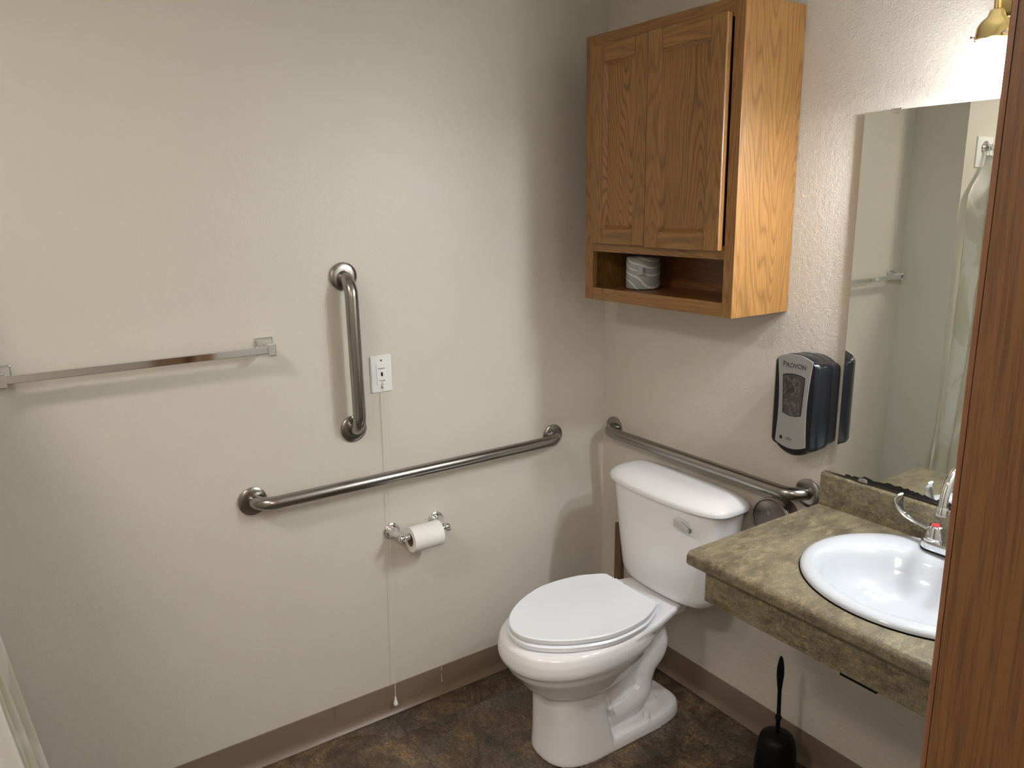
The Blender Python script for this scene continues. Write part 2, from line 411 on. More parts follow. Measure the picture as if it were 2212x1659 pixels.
cab_door(.467, .739, 1.532, 2.116, M_OAK_P2, -CD - .0005, math.radians(1.6))

# wrapped toilet roll in the cubby
rw = thing('toilet_roll', 'wrapped toilet roll with wavy print standing in the cabinet cubby', 'toilet roll', (.315, -.115, CZ0 + .0345))
bm = bmesh.new(); z0 = CZ0 + .0345
lathe(bm, (.315, -.115, z0), (0, 0, 1), [(0, .045), (.003, .051), (.012, .0535), (.092, .0535), (.1, .051), (.104, .044)], 40)
obj('paper_wrapper', bm, M_WRAP, rw, smooth=35)
obj('pull_tab', B(.345, .346 + .022, -.1675, -.1665, z0 + .05, z0 + .075), mat('label_square', (.42, .44, .44), .5), rw)

# ------------------------------------------------------------------ grab bars
def grab_bar(name, label, p0, p1, nrm, off=.057, group=None, r=.019):
    p0, p1, nrm = Vector(p0), Vector(p1), Vector(nrm); ax = (p1 - p0).normalized(); R = .055
    g = thing(name, label, 'grab bar', p0, group)
    pts = [p0 + nrm * .003]; 
    def bend(c, d_in, d_out, sgn): pass
    path = [p0 + nrm * .004, p0 + nrm * .01]
    c = p0 + ax * R + nrm * (off - R)
    for i in range(9):
        a = PI / 2 * i / 8; path.append(c - ax * R * math.cos(a) + nrm * R * math.sin(a))
    c = p1 - ax * R + nrm * (off - R)
    for i in range(9):
        a = PI / 2 * i / 8; path.append(c + ax * R * math.sin(a) + nrm * R * math.cos(a))
    path += [p1 + nrm * .01, p1 + nrm * .004]
    obj('rail', tube(bmesh.new(), path, r, 24), M_STEEL, g, smooth=50)
    for p in (p0, p1):
        obj('flange', lathe(bmesh.new(), p + nrm * .0004, nrm, [(0, .0385), (.0015, .0405), (.004, .041), (.007, .0405), (.009, .037), (.0105, .030), (.0112, .0205), (.0112, .018)], 48), M_STEEL, g, smooth=30)
    return g
GB = 'brushed steel grab bars'
grab_bar('grab_bar', 'long horizontal steel grab bar on the left wall above the toilet paper', (0, -1.3107, .848), (0, -.2432, .848), (1, 0, 0), group=GB)
grab_bar('grab_bar', 'vertical steel grab bar beside the emergency switch', (0, -.997, 1.4638), (0, -.994, 1.0066), (1, 0, 0), group=GB)
grab_bar('grab_bar', 'steel grab bar above the toilet tank on the back wall', (.065, 0, .850), (.890, 0, .850), (0, -1, 0), group=GB)

# ------------------------------------------------------------------ towel bar
tb = thing('towel_bar', 'square chrome towel bar on the left wall', 'towel bar', (0, -1.545, 1.29))
TZ = 1.288; tx = .062
for y, s in ((-1.858, 1), (-1.2396, -1)):
    bm = bmesh.new()
    def sq(x, h, y_=y): return [(x, y_ - h, TZ - h), (x, y_ + h, TZ - h), (x, y_ + h, TZ + h), (x, y_ - h, TZ + h)]
    rings(bm, [sq(.0004, .024), sq(.004, .024), sq(.006, .0205), sq(.012, .0195), sq(.028, .011), sq(.05, .0105)])
    obj('mounting_post', bm, M_CHROME, tb, bevel=.0012)
    bm = bmesh.new(); box(bm, .046, .078, y - .0095 - .001, y + .0095 + .001, TZ - .0175, TZ + .0145)
    obj('bar_holder', bm, M_CHROME, tb, bevel=.002)
    if s < 0:
        for dy in (-.012, -.005):
            obj('screw_hole', lathe(bmesh.new(), (.0135, y + dy, TZ - .0195), (.6, 0, -1), [(0, .002), (.0016, .002)], 12), M_BLACKM, tb)
obj('bar', B(.0535, .071, -1.858 + .008, -1.2396 - .008, TZ - .0105, TZ + .0085), M_CHROME, tb, bevel=.0015)

# ------------------------------------------------------------------ emergency pull switch
PY, PZ = -.894, 1.1624
sw = thing('emergency_switch', 'white emergency call plate beside the vertical grab bar with a pull cord', 'switch', (0, PY, PZ))
bm = bmesh.new()
def rr(x, hy, hz, r=.004): return [(x, p[0], p[1]) for p in rrect(PY - hy, PY + hy, PZ - hz, PZ + hz, r, 3)]
rings(bm, [rr(.0003, .0352, .0575), rr(.0035, .0352, .0575), rr(.0062, .0325, .0548)])
for k in range(5):
    for s in (-1, 1):
        z = PZ + .021 - k * .0115
        box(bm, .0063, .0069, PY + s * .0262 - .006, PY + s * .0262 + .006, z - .0035, z + .0035)
obj('cover_plate', bm, M_WPLAST, sw)
obj('insert', B(.0055, .0078, PY - .0168, PY + .0168, PZ - .0335, PZ + .0335), M_WPLAST, sw, bevel=.0008)
obj('slide_button', B(.0078, .0095, PY - .0030, PY + .0030, PZ - .0065, PZ + .0055), M_BLACK, sw, bevel=.0005)
for z in (PZ + .042, PZ - .042):
    obj('screw', lathe(bmesh.new(), (.0062, PY, z), (1, 0, 0), [(0, .0033), (.0006, .0033), (.001, .0022)], 16), M_DARKSTEEL, sw)
RX = Matrix(((0, 0, 1), (1, 0, 0), (0, 1, 0)))      # text facing +x
text('Emergency', .0052, (.0081, PY, PZ + .0175), RX, M_INK, 'lettering', sw)
text('Cornell', .0062, (.0081, PY, PZ - .0205), RX, M_INK, 'lettering', sw)
path = catmull([(.008, PY, PZ - .0275), (.0115, PY - .0015, PZ - .033), (.0105, PY + .001, PZ - .037), (.013, PY, PZ - .045), (.0145, PY - .001, PZ - .30), (.0165, PY - .006, .62), (.017, PY - .012, .30), (.0195, -.9125, .066)], 10)
obj('pull_cord', tube(bmesh.new(), path, .0011, 8), M_CORD, sw, smooth=60)
pd = obj('cord_pendant', lathe(bmesh.new(), (.0215, -.9135, .068), (0, 0, -1), [(0, .0018), (.004, .0028), (.010, .0035), (.018, .0062), (.026, .0082), (.031, .0078), (.0345, .004)], 24), M_WPLAST, sw, smooth=50)

# ------------------------------------------------------------------ toilet paper holder and its roll
HZ = .648; hy0, hy1 = -.888, -.728; hx = .080
tp = thing('toilet_paper_holder', 'chrome double-post toilet paper holder below the long grab bar', 'paper holder', (0, -.808, HZ))
for y in (hy0, hy1):
    bm = bmesh.new()
    lathe(bm, (.0004, y, HZ), (1, 0, 0), [(0, .0265), (.003, .0272), (.006, .0262), (.008, .0225), (.011, .0222), (.013, .0205), (.0165, .0155), (.019, .0152), (.021, .0165), (.024, .0155),
        (.028, .0125), (.045, .0095), (.056, .0075), (.064, .0070)], 36)
    obj('post', bm, M_CHROME, tp, smooth=35)
    bm = bmesh.new(); bmesh.ops.create_uvsphere(bm, u_segments=24, v_segments=16, radius=.0125); bmesh.ops.translate(bm, verts=bm.verts, vec=(hx, y, HZ))
    lathe(bm, (hx, y, HZ), (1, 0, -.15), [(.010, .0085), (.0145, .0075), (.0155, .004), (.0135, .003)], 20)
    obj('ball_finial', bm, M_CHROME, tp, smooth=50)
obj('spring_roller', lathe(bmesh.new(), (hx, hy0 + .010, HZ), (0, 1, 0), [(0, .0065), (.008, .0065), (.009, .0098), (.014, .0105), (.016, .0085), (.124, .0085), (.126, .0105), (.129, .0065), (.14, .0065)], 24), M_CHROME, tp, smooth=35)
tr = thing('toilet_roll', 'part-used white toilet roll hanging on the chrome holder', 'toilet roll', (hx, -.81, HZ - .011))
zc = HZ - .0115; y0, y1, ro, ri = -.861, -.757, .0405, .0205
obj('paper', lathe(bmesh.new(), (hx, y0, zc), (0, 1, 0), [(0, ri + .0008), (0, ro - .0006), (.0008, ro), (y1 - y0 - .0008, ro), (y1 - y0, ro - .0006), (y1 - y0, ri + .0008)], 56, False, False), M_PAPER, tr, smooth=35)
bm = bmesh.new(); lathe(bm, (hx, y0 + .0005, zc), (0, 1, 0), [(0, ri), (0, ri + .0008), (y1 - y0 - .001, ri + .0008), (y1 - y0 - .001, ri), ], 40, False, False); 
obj('cardboard_core', lathe(bm, (hx, y0 + .0005, zc), (0, 1, 0), [(0, ri), (y1 - y0 - .001, ri)], 40, False, False), M_CARD, tr, smooth=35)

# ------------------------------------------------------------------ toilet
TX = .465
toilet = thing('toilet', 'white two-piece toilet with closed lid in the corner', 'toilet', (TX, -.40, 0))
def egg(z, yf, yb, hw, ym, nf=2.2, nb=2.2, n=72):
    out = []
    for i in range(n):
        t = 2 * PI * i / n; s = math.sin(t)
        nn = nf if s < 0 else nb
        x, y = selip(t, hw, (ym - yf) if s < 0 else (yb - ym), nn)
        out.append((TX + x, ym + y, z))
    return out
bm = bmesh.new()
# bowl
rings(bm, [egg(.418, -.735, -.235, .172, -.50), egg(.410, -.748, -.225, .180, -.50), egg(.388, -.755, -.22, .185, -.50), egg(.365, -.757, -.22, .185, -.50), egg(.350, -.753, -.225, .182, -.50),
           egg(.342, -.744, -.23, .175, -.50), egg(.318, -.732, -.25, .168, -.50), egg(.285, -.705, -.28, .152, -.50), egg(.255, -.685, -.33, .138, -.50), egg(.228, -.65, -.38, .110, -.51), egg(.20, -.625, -.42, .088, -.52)])
# rear deck
def deck(z, hw, yb, yf=-.42, r=.014):
    return [(p[0], p[1], z) for p in rrect(TX - hw, TX + hw, yf, yb, r, 6)]
def wing(z, h0, h1, yb, e=0.):
    p = [(TX + h0 - .012, yb), (TX + h0 - .003, yb - .004), (TX + h0, yb - .014), (TX + (h0 + h1) / 2 + .006, -.29), (TX + h1, -.41), (TX + h1 - .004, -.44)]
    return [(x, y, z) for x, y in p] + [(2 * TX - x, y, z) for x, y in p[::-1]]
rings(bm, [wing(.325, .062, .135, -.195), wing(.355, .082, .155, -.182), wing(.380, .103, .168, -.172), wing(.394, .116, .175, -.166), wing(.410, .1195, .177, -.164), wing(.418, .1155, .170, -.168)])
# block under the tank
rings(bm, [deck(.34, .06, -.075, -.3, .02), deck(.413, .075, -.06, -.3, .02)])
# front column
def colm(z, yf, yb, hw, n=3.2):
    out = []
    for i in range(72):
        t = 2 * PI * i / 72; s = math.sin(t); nn = n if s < 0 else 9
        x, y = selip(t, hw, 1, nn); ym = yb - .05
        out.append((TX + x, ym + y * ((ym - yf) if s < 0 else (yb - ym)), z))
    return out
rings(bm, [colm(0, -.642, -.430, .117, 2.6), colm(.012, -.643, -.430, .118, 2.6), colm(.06, -.636, -.438, .113, 2.8), colm(.13, -.63, -.452, .107), colm(.20, -.63, -.464, .105), colm(.27, -.63, -.47, .105)])
# foot flange
def foot(z, hw, yf, yb):
    return [(TX + hw * math.copysign(abs(math.cos(t)) ** (2 / 4.2), math.cos(t)), (yf + yb) / 2 + (yb - yf) / 2 * math.copysign(abs(math.sin(t)) ** (2 / 3.2), math.sin(t)), z) for t in [2 * PI * i / 72 for i in range(72)]]
rings(bm, [foot(0, .118, -.60, -.112), foot(.025, .117, -.60, -.114), foot(.040, .112, -.60, -.118), foot(.048, .098, -.59, -.13)])
# web between the sides of the trapway
rings(bm, [[(TX + s * hw, y, z) for s, y in ((-1, -.50), (1, -.50), (1, yb), (-1, yb))] for z, yb, hw in ((.03, -.19, .048), (.10, -.215, .046), (.17, -.225, .044), (.22, -.21, .045), (.30, -.19, .05), (.385, -.17, .055))])
for s in (-1, 1):
    P = [(TX + s * .034, -.44, .066), (TX + s * .034, -.38, .076), (TX + s * .034, -.32, .086), (TX + s * .034, -.272, .106), (TX + s * .034, -.252, .150), (TX + s * .036, -.240, .190), (TX + s * .038, -.216, .232), (TX + s * .038, -.205, .272), (TX + s * .036, -.215, .315), (TX + s * .034, -.24, .355)]
    pp = catmull(P, 6); Rr = [.044, .046, .048, .043, .034, .035, .043, .045, .041, .038]
    rad = [Rr[min(i // 6, 8)] + (Rr[min(i // 6, 8) + 1] - Rr[min(i // 6, 8)]) * (i - 6 * min(i // 6, 8)) / 6 for i in range(len(pp))]
    tube(bm, pp, rad, 20)
    # oblique rib on the side panel
    rings(bm, [[(TX + s * q, y, z) for y, z in pts] for q, pts in ((.03, ((-.44, .13), (-.41, .055), (-.375, .055), (-.405, .15))), (.082, ((-.435, .125), (-.41, .065), (-.395, .065), (-.42, .13))))])
o = obj('bowl', bm, M_PORC, toilet)
r_ = o.modifiers.new('remesh', 'REMESH'); r_.mode = 'VOXEL'; r_.voxel_size = .0036; r_.use_smooth_shade = True
s_ = o.modifiers.new('smooth', 'SMOOTH'); s_.factor = .6; s_.iterations = 7
for s in (-1, 1):
    obj('bolt_cap', lathe(bmesh.new(), (TX + s * .094, -.287, .040), (0, 0, 1), [(0, .0165), (.004, .016), (.006, .0125), (.022, .0105), (.0255, .008)], 28), M_PORC, toilet, smooth=40)
# tank
def tnk(z, hw, yb, yf, bow, n=5.5, m=96):
    out = []
    for i in range(m):
        t = 2 * PI * i / m; x, y = selip(t, hw, (yb - yf) / 2, n); yc = (yb + yf) / 2
        if y < 0: y -= bow * (1 - (x / hw) ** 2) * (-y / ((yb - yf) / 2))
        out.append((TX + .020 + x, yc + y, z))
    return out
bm = bmesh.new()
rings(bm, [tnk(.424, .150, -.045, -.165, .012, 4), tnk(.427, .172, -.036, -.178, .014, 4.2), tnk(.437, .184, -.030, -.184, .016, 4.6), tnk(.46, .191, -.027, -.186, .018, 5), tnk(.60, .211, -.025, -.190, .020), tnk(.757, .232, -.024, -.193, .021)])
obj('tank', bm, M_PORC, toilet, smooth=40)
bm = bmesh.new()
rings(bm, [tnk(.756, .241, -.024, -.197, .022), tnk(.757, .252, -.018, -.206, .023, 4.5), tnk(.768, .2535, -.018, -.2075, .023, 4.5), tnk(.776, .249, -.021, -.203, .022, 4.3), tnk(.788, .236, -.030, -.190, .02, 4), tnk(.796, .220, -.042, -.172, .016, 3.6), tnk(.8005, .195, -.060, -.148, .012, 3.2), tnk(.802, .12, -.09, -.125, .006, 2.6)])
obj('tank_lid', bm, M_PORC, toilet, smooth=60)
# flush lever on the front, towards the right
bm = bmesh.new(); ly = -.218; lx = TX + .150; lz = .712
lathe(bm, (lx, ly + .016, lz), (0, -1, 0), [(0, .012), (.012, .012)], 20)
prof = lambda x, y0, y1, z0, z1: [(x, y0, z0), (x, y0, z1), (x, y1, z1), (x, y1, z0)]
rings(bm, [prof(lx - .030, ly + .004, ly - .006, lz - .008, lz + .012), prof(lx - .022, ly + .006, ly - .012, lz - .013, lz + .0155), prof(lx + .010, ly + .004, ly - .014, lz - .0125, lz + .0145), prof(lx + .045, ly - .006, ly - .022, lz - .0085, lz + .006), prof(lx + .052, ly - .010, ly - .022, lz - .0075, lz + .002)])
obj('flush_lever', bm, M_CHROME, toilet, bevel=.0022, seg=3)
# seat and lid
LID = [(-.282, .118), (-.30, .132), (-.36, .1605), (-.41, .171), (-.455, .1755), (-.51, .1735), (-.56, .161), (-.61, .141), (-.65, .118), (-.685, .090), (-.712, .058), (-.727, .026), (-.7305, 0)]
def lid_out(z, d=0., dy=0., n=5):
    pts = catmull([(b, a, 0) for a, b in LID], n)
    yc = -.49; right = [(max(p.x - d * min(1, p.x / .09), 0), p.y) for p in pts]
    right = [(x, y + (d if y < yc else -0.) * ((yc - y) / .24 if y < yc else 0) - (dy if y >= -.30 else 0)) for x, y in right]
    L = [(-x, y) for x, y in right[::-1]][1:]
    return [(TX + x, y, z) for x, y in right + L]
bm = bmesh.new()
rings(bm, [lid_out(.4205, .006), lid_out(.422, .0), lid_out(.436, -.003), lid_out(.4405, .002)])
obj('seat_ring', bm, M_SEAT, toilet, smooth=40)
bm = bmesh.new()
rings(bm, [lid_out(.4435, .006, .0), lid_out(.4450, .001), lid_out(.4575, .0), lid_out(.4608, .003), lid_out(.4600, .012, .004), lid_out(.4565, .050, .008), lid_out(.4563, .060, .012)])
obj('seat_lid', bm, M_SEAT, toilet, smooth=16)
for s in (-1, 1):
    bm = bmesh.new(); box(bm, TX + s * .085 - .018, TX + s * .085 + .018, -.282, -.250, .418, .442)
    lathe(bm, (TX + s * .085 - .02, -.272, .442), (1, 0, 0), [(0, .008), (.04, .008)], 16)
    obj('hinge', bm, M_SEAT, toilet, bevel=.003)
# bumper under the lid
obj('bumper', B(TX - .165, TX - .14, -.55, -.53, .439, .445), M_SEAT, toilet)
# wooden board against the wall behind the tank
tag(obj('wooden_board', B(.094, .128, -.019, -.0202 + .019, .10, .488), M_BOARD, None, bevel=.001), 'narrow brown wooden board upright behind the left side of the toilet tank', 'board')
# round dispenser cover right of the tank
rc = thing('round_dispenser', 'round dark steel dispenser cover behind the tank, under the back grab bar', 'dispenser', (.806, 0, .748))
obj('cover', lathe(bmesh.new(), (.806, -.0005, .748), (0, -1, 0), [(0, .064), (.040, .065), (.046, .0645), (.050, .061), (.051, .057), (.053, .03), (.053, .001)], 64), M_DARKSTEEL, rc, smooth=28)
obj('rim', lathe(bmesh.new(), (.806, -.036, .748), (0, -1, 0), [(0, .0655), (.002, .0672), (.010, .0675), (.013, .0662), (.0135, .0635), (.011, .0633)], 64, False, False), M_STEEL, rc, smooth=35)
obj('screw', lathe(bmesh.new(), (.800, -.0535, .772), (0, -1, 0), [(0, .0065), (.0015, .006), (.0018, .0035), (.0008, .003)], 20), M_STEEL, rc, smooth=30)

# ------------------------------------------------------------------ countertop
ct = thing('countertop', 'olive-brown mottled laminate vanity countertop with backsplash and apron', 'countertop', (.937, 0, .80))
CT = .837; CL = .937; CF = -.540; SX, SY = 1.352, -.252
# slab profile in (y,z), extruded along x, with an oval hole for the basin
prof = [(-.002, .800), (-.002, CT), (CF + .016, CT)] + arc(CF + .016, CT - .016, .016, 90, 180, 6)[1:] + [(CF, .808), (CF + .006, .800)]
bm = bmesh.new(); prism(bm, prof, 'x', CL, XR - .001)
slab = obj('worktop', bm, M_CTR, ct, smooth=30)
# cutter baked by hand: bmesh boolean through a temporary object
cb = bmesh.new(); rings(cb, [[(SX + .222 * math.cos(2 * PI * i / 64), SY + .200 * math.sin(2 * PI * i / 64), z) for i in range(64)] for z in (.78, .86)])
cut = obj('cutter', cb, M_CTR)
bo = slab.modifiers.new('hole', 'BOOLEAN'); bo.object = cut; bo.operation = 'DIFFERENCE'; bo.solver = 'EXACT'
bpy.context.view_layer.update()
me2 = bpy.data.meshes.new_from_object(slab.evaluated_get(bpy.context.evaluated_depsgraph_get()))
slab.modifiers.clear(); slab.data = me2
bpy.data.objects.remove(cut)
bs = [(-.001, CT + .0002), (-.001, .930)] + arc(-.0215 + .008, .930 - .008, .008, 90, 180, 5) + [(-.0215, CT + .0002)]
obj('backsplash', prism(bmesh.new(), bs, 'x', CL, XR - .001), M_CTR, ct, smooth=30)
obj('apron', B(CL + .048, XR - .001, CF + .015, CF + .034, .722, .7998), M_CTR, ct, bevel=.001)
obj('support_cleat', B(1.345, 1.425, CF + .022, CF + .040, .712, .721), M_BLACKM, ct)

# ------------------------------------------------------------------ sink
sk = thing('sink', 'oval white drop-in sink in the laminate countertop', 'sink', (SX, SY, CT))
def el(cx, cy, a, b, z, n=96): return [(cx + a * math.cos(2 * PI * i / n), cy + b * math.sin(2 * PI * i / n), z) for i in range(n)]
bx, by = SX, SY - .030
R_ = [el(SX, SY, .250, .231, CT + .0005), el(SX, SY, .2545, .2355, CT + .003), el(SX, SY, .2545, .2355, CT + .008), el(SX, SY, .250, .231, CT + .013), el(SX, SY, .240, .221, CT + .0165),
      el(SX, SY - .004, .226, .205, CT + .017), el(bx, by + .012, .212, .182, CT + .014), el(bx, by + .003, .203, .168, CT + .006), el(bx, by, .196, .158, CT - .010), el(bx, by, .187, .149, CT - .034), el(bx, by, .170, .134, CT - .060),
      el(bx, by, .14, .108, CT - .086), el(bx, by, .095, .075, CT - .100), el(bx, by, .045, .04, CT - .106), el(bx, by, .022, .022, CT - .108)]
bm = bmesh.new(); rings(bm, R_, False, False)
o = obj('basin', bm, M_SINK, sk, smooth=60); so = o.modifiers.new('solid', 'SOLIDIFY'); so.thickness = .006; so.offset = -1
obj('drain', lathe(bmesh.new(), (bx, by, CT - .114), (0, 0, 1), [(0, .024), (.006, .024), (.009, .021), (.007, .014), (.008, .0005)], 32), M_CHROME, sk, smooth=40)
obj('sealant_line', rings(bmesh.new(), [el(SX, SY, .249, .230, CT + .0002), el(SX, SY, .2565, .2375, CT + .0002), el(SX, SY, .2565, .2375, CT + .0012), el(SX, SY, .249, .230, CT + .0012)], close=True), M_BLACKM, sk)
# ------------------------------------------------------------------ faucet
FX, FY, FZ = 1.340, -.083, CT + .0172
fc = thing('faucet', 'chrome gooseneck faucet with wing lever handles on the sink', 'faucet', (FX, FY, FZ))
def stad(h, w_, z): return [(FX + math.copysign(h, math.cos(t)) + w_ * math.cos(t), FY + w_ * math.sin(t), z) for t in [2 * PI * (i + .5) / 48 for i in range(48)]]
obj('gasket', rings(bmesh.new(), [stad(.052, .0275, FZ - .0015), stad(.052, .0275, FZ + .002)]), M_BLACKM, fc)
bm = bmesh.new(); rings(bm, [stad(.052, .0268, FZ + .002), stad(.052, .0268, FZ + .017), stad(.052, .0255, FZ + .020), stad(.052, .0235, FZ + .0215)])
obj('base', bm, M_CHROME, fc, smooth=30)
def el_cap(x, s):
    h = bpy.data.objects.new('handle', None); COL.objects.link(h); h.parent = fc; h.location = Vector((x, FY, FZ + .02)) - Vector(fc.location)
    bm = bmesh.new()
    def dec(z, r, k=.93):
        return [(x + r * (k if i % 2 else 1) * math.cos(2 * PI * i / 24), FY + r * (k if i % 2 else 1) * math.sin(2 * PI * i / 24), z) for i in range(24)]
    rings(bm, [dec(FZ + .0215, .024, 1.), dec(FZ + .0245, .024, 1.), dec(FZ + .0255, .0215, 1.), dec(FZ + .027, .0215, .98), dec(FZ + .046, .0185, .98), dec(FZ + .053, .0165, .99), dec(FZ + .0565, .0125, 1.)])
    obj('handle_body', bm, M_CHROME, h, smooth=25)
    obj('index_button', lathe(bmesh.new(), (x, FY, FZ + .0562), (0, 0, 1), [(0, .0098), (.0015, .0095), (.0022, .008)], 24), M_RED if s < 0 else mat('blue_index', (.05, .1, .7), .3), h)
    # wing lever: a flat blade sweeping outwards and up
    Q = catmull([(x + s * .012, FY, FZ + .042), (x + s * .030, FY + .002, FZ + .044), (x + s * .055, FY + .004, FZ + .048), (x + s * .078, FY + .004, FZ + .058), (x + s * .090, FY + .003, FZ + .076), (x + s * .095, FY + .001, FZ + .096), (x + s * .091, FY, FZ + .106)], 6)
    Wd = [.0085, .0080, .009, .0125, .0180, .0195, .012]
    n_ = len(Q); rs = []
    for i, p in enumerate(Q):
        f = i / (n_ - 1) * 6; a = int(min(f, 5)); ww = Wd[a] + (Wd[a + 1] - Wd[a]) * (f - a)
        tg = (Q[min(i + 1, n_ - 1)] - Q[max(i - 1, 0)]).normalized(); side = Vector((0, 1, 0)); nn = tg.cross(side).normalized(); th = .0030
        rs.append([p + side * ww * math.cos(t) + nn * th * math.sin(t) for t in [2 * PI * j / 16 for j in range(16)]])
    obj('wing_lever', rings(bmesh.new(), rs), M_CHROME2, h, smooth=50)
el_cap(FX - .051, -1); el_cap(FX + .051, 1)
sp = catmull([(FX, FY, FZ + .018), (FX, FY, FZ + .06), (FX, FY, FZ + .13), (FX, FY - .004, FZ + .178), (FX, FY - .020, FZ + .206), (FX, FY - .044, FZ + .213), (FX, FY - .066, FZ + .197), (FX, FY - .079, FZ + .165), (FX, FY - .084, FZ + .134)], 8)
obj('spout', tube(bmesh.new(), sp, .0095, 24), M_CHROME, fc, smooth=50)
obj('spout_collar', lathe(bmesh.new(), (FX, FY, FZ + .02), (0, 0, 1), [(0, .0165), (.012, .015), (.02, .0105)], 28), M_CHROME, fc, smooth=30)
obj('aerator', lathe(bmesh.new(), (FX, FY - .0835, FZ + .138), (0, -.10, -1), [(0, .0115), (.002, .0122), (.018, .0122), (.0195, .0112), (.0195, .0085)], 28), M_CHROME, fc, smooth=30)

# ------------------------------------------------------------------ mirror
MX0, MX1, MZ0, MZ1 = .9755, 1.745, .9365, 1.866
mr = thing('mirror', 'large frameless mirror above the countertop with a blackened lower edge', 'mirror', ((MX0 + MX1) / 2, 0, MZ0))
bm = box(bmesh.new(), MX0, MX1, -.0150, -.0095, MZ0, MZ1)
o = obj('glass', bm, [M_MIRROR, M_MEDGE], mr)
for p in o.data.polygons: p.material_index = 0 if p.normal.y < -.5 else 1
obj('backing', B(MX0 + .012, MX1 - .012, -.0095, -.0005, MZ0 + .004, MZ1 - .012), M_MEDGE, mr)
random.seed(11); bot = []; x = MX0 + .030
top = []; h = .004
while x < MX1 - .01:
    u_ = x - MX0
    env = .0125 if u_ < .35 else .0105
    if u_ < .055: env = .004
    h = max(.0025, h + random.uniform(-.0028, .0028) + (env - h) * .35)
    top.append((x, MZ0 + h)); x += random.uniform(.003, .010)
poly = [(MX0 + .03, MZ0 + .0003)] + [(MX1 - .01, MZ0 + .0003)] + top[::-1]
bm = bmesh.new(); rings(bm, [[(p[0], -.0151, p[1]) for p in poly], [(p[0], -.0154, p[1]) for p in poly]])
o = obj('worn_silvering', bm, M_WORN, mr)
for x, z, s in ((1.058, MZ1, 1), (1.60, MZ1, 1), (1.058, MZ0, -1), (1.60, MZ0, -1)):
    pf = [(x - .013, z + s * .003)] + [(x + .013 * math.cos(a), z - s * .009 * math.sin(a)) for a in [PI - PI * i / 10 for i in range(11)]] + [(x + .013, z + s * .003)]
    obj('mirror_clip', rings(bmesh.new(), [[(p[0], -.0010, p[1]) for p in pf], [(p[0], -.0178, p[1]) for p in pf]]), M_CHROME, mr, bevel=.0008)

# ------------------------------------------------------------------ soap dispenser
dp = thing('soap_dispenser', 'black and silver wall soap dispenser to the left of the mirror', 'soap dispenser', (.892, 0, 1.0))
DX = .890
def dsp(y, hw, zt, zb, bt, bb, r=.016, n=10):
    """front outline with bowed top and bottom edges"""
    pts = []
    for i in range(n + 1): a = -1 + 2 * i / n; pts.append((DX + a * (hw - r), zb - bb * (1 - a * a)))
    pts += [(p[0], p[1]) for p in arc(DX + hw - r, zb + r, r, 270, 360, 4)[1:]]
    for i in range(1, 6): pts.append((DX + hw, zb + r + (zt - zb - 2 * r) * i / 6))
    pts += arc(DX + hw - r, zt - r, r, 0, 90, 4)
    for i in range(1, n): a = 1 - 2 * i / n; pts.append((DX + a * (hw - r), zt + bt * (1 - a * a)))
    pts += arc(DX - hw + r, zt - r, r, 90, 180, 4)
    for i in range(1, 6): pts.append((DX - hw, zt - r - (zt - zb - 2 * r) * i / 6))
    pts += arc(DX - hw + r, zb + r, r, 180, 270, 4)[:-1]
    return [(p[0], y, p[1]) for p in pts]
bm = bmesh.new()
rings(bm, [dsp(-.001, .068, 1.235, 1.012, .018, .020), dsp(-.035, .070, 1.238, 1.010, .018, .022), dsp(-.045, .0725, 1.243, 1.004, .018, .026), dsp(-.080, .072, 1.243, 1.002, .018, .024), dsp(-.094, .068, 1.246, 1.003, .018, .022), dsp(-.1015, .060, 1.248, 1.006, .016, .018)])
obj('housing', bm, M_BLACK, dp, smooth=35)
# silver faceplate with waisted sides and an oblong window opening
def plate(y):
    pts = []
    for i in range(13): a = -1 + 2 * i / 12; pts.append((DX + a * .0485, 1.014 - .013 * (1 - a * a) + 0.0))
    for i in range(1, 12): a = i / 12; pts.append((DX + .0485 - .0075 * math.sin(PI * a) + .006 * a, 1.014 + .234 * a))
    for i in range(13): a = 1 - 2 * i / 12; pts.append((DX + a * .0545, 1.248 + .014 * (1 - a * a)))
    for i in range(1, 12): a = 1 - i / 12; pts.append((DX - .0485 + .0075 * math.sin(PI * a) - .006 * a, 1.014 + .234 * a))
    return [(p[0], y, p[1]) for p in pts]
obj('faceplate', rings(bmesh.new(), [plate(-.1010), plate(-.1040)]), M_SILVER, dp, bevel=.0008)
def win(y, g=0.):
    pts = [(DX + a * (.027 + g), 1.100 - g - .006 * (1 - a * a)) for a in [-1 + i / 5 for i in range(11)]] + [(DX + a * (.0325 + g), 1.201 + g + .006 * (1 - a * a)) for a in [1 - i / 5 for i in range(11)]]
    return [(p[0], y, p[1]) for p in pts]
obj('window_surround', rings(bmesh.new(), [win(-.1038, .002), win(-.1050, .002)]), M_BLACK, dp)
obj('window', rings(bmesh.new(), [win(-.1048), win(-.1055, -.001)]), M_SMOKE, dp)
RY = Matrix(((1, 0, 0), (0, 0, -1), (0, 1, 0)))     # text facing -y
text('P', .0225, (DX - .0320, -.1043, 1.2315), RY, M_INK, 'lettering', dp, .8)
text('ROVON', .0180, (DX + .0048, -.1043, 1.2300), RY, M_INK, 'lettering', dp, .95)
obj('sensor', B(DX - .033, DX - .0255, -.1048, -.1038, 1.0225, 1.0315), M_BLACK, dp)
bm = bmesh.new()   # little open-hand mark under a drop
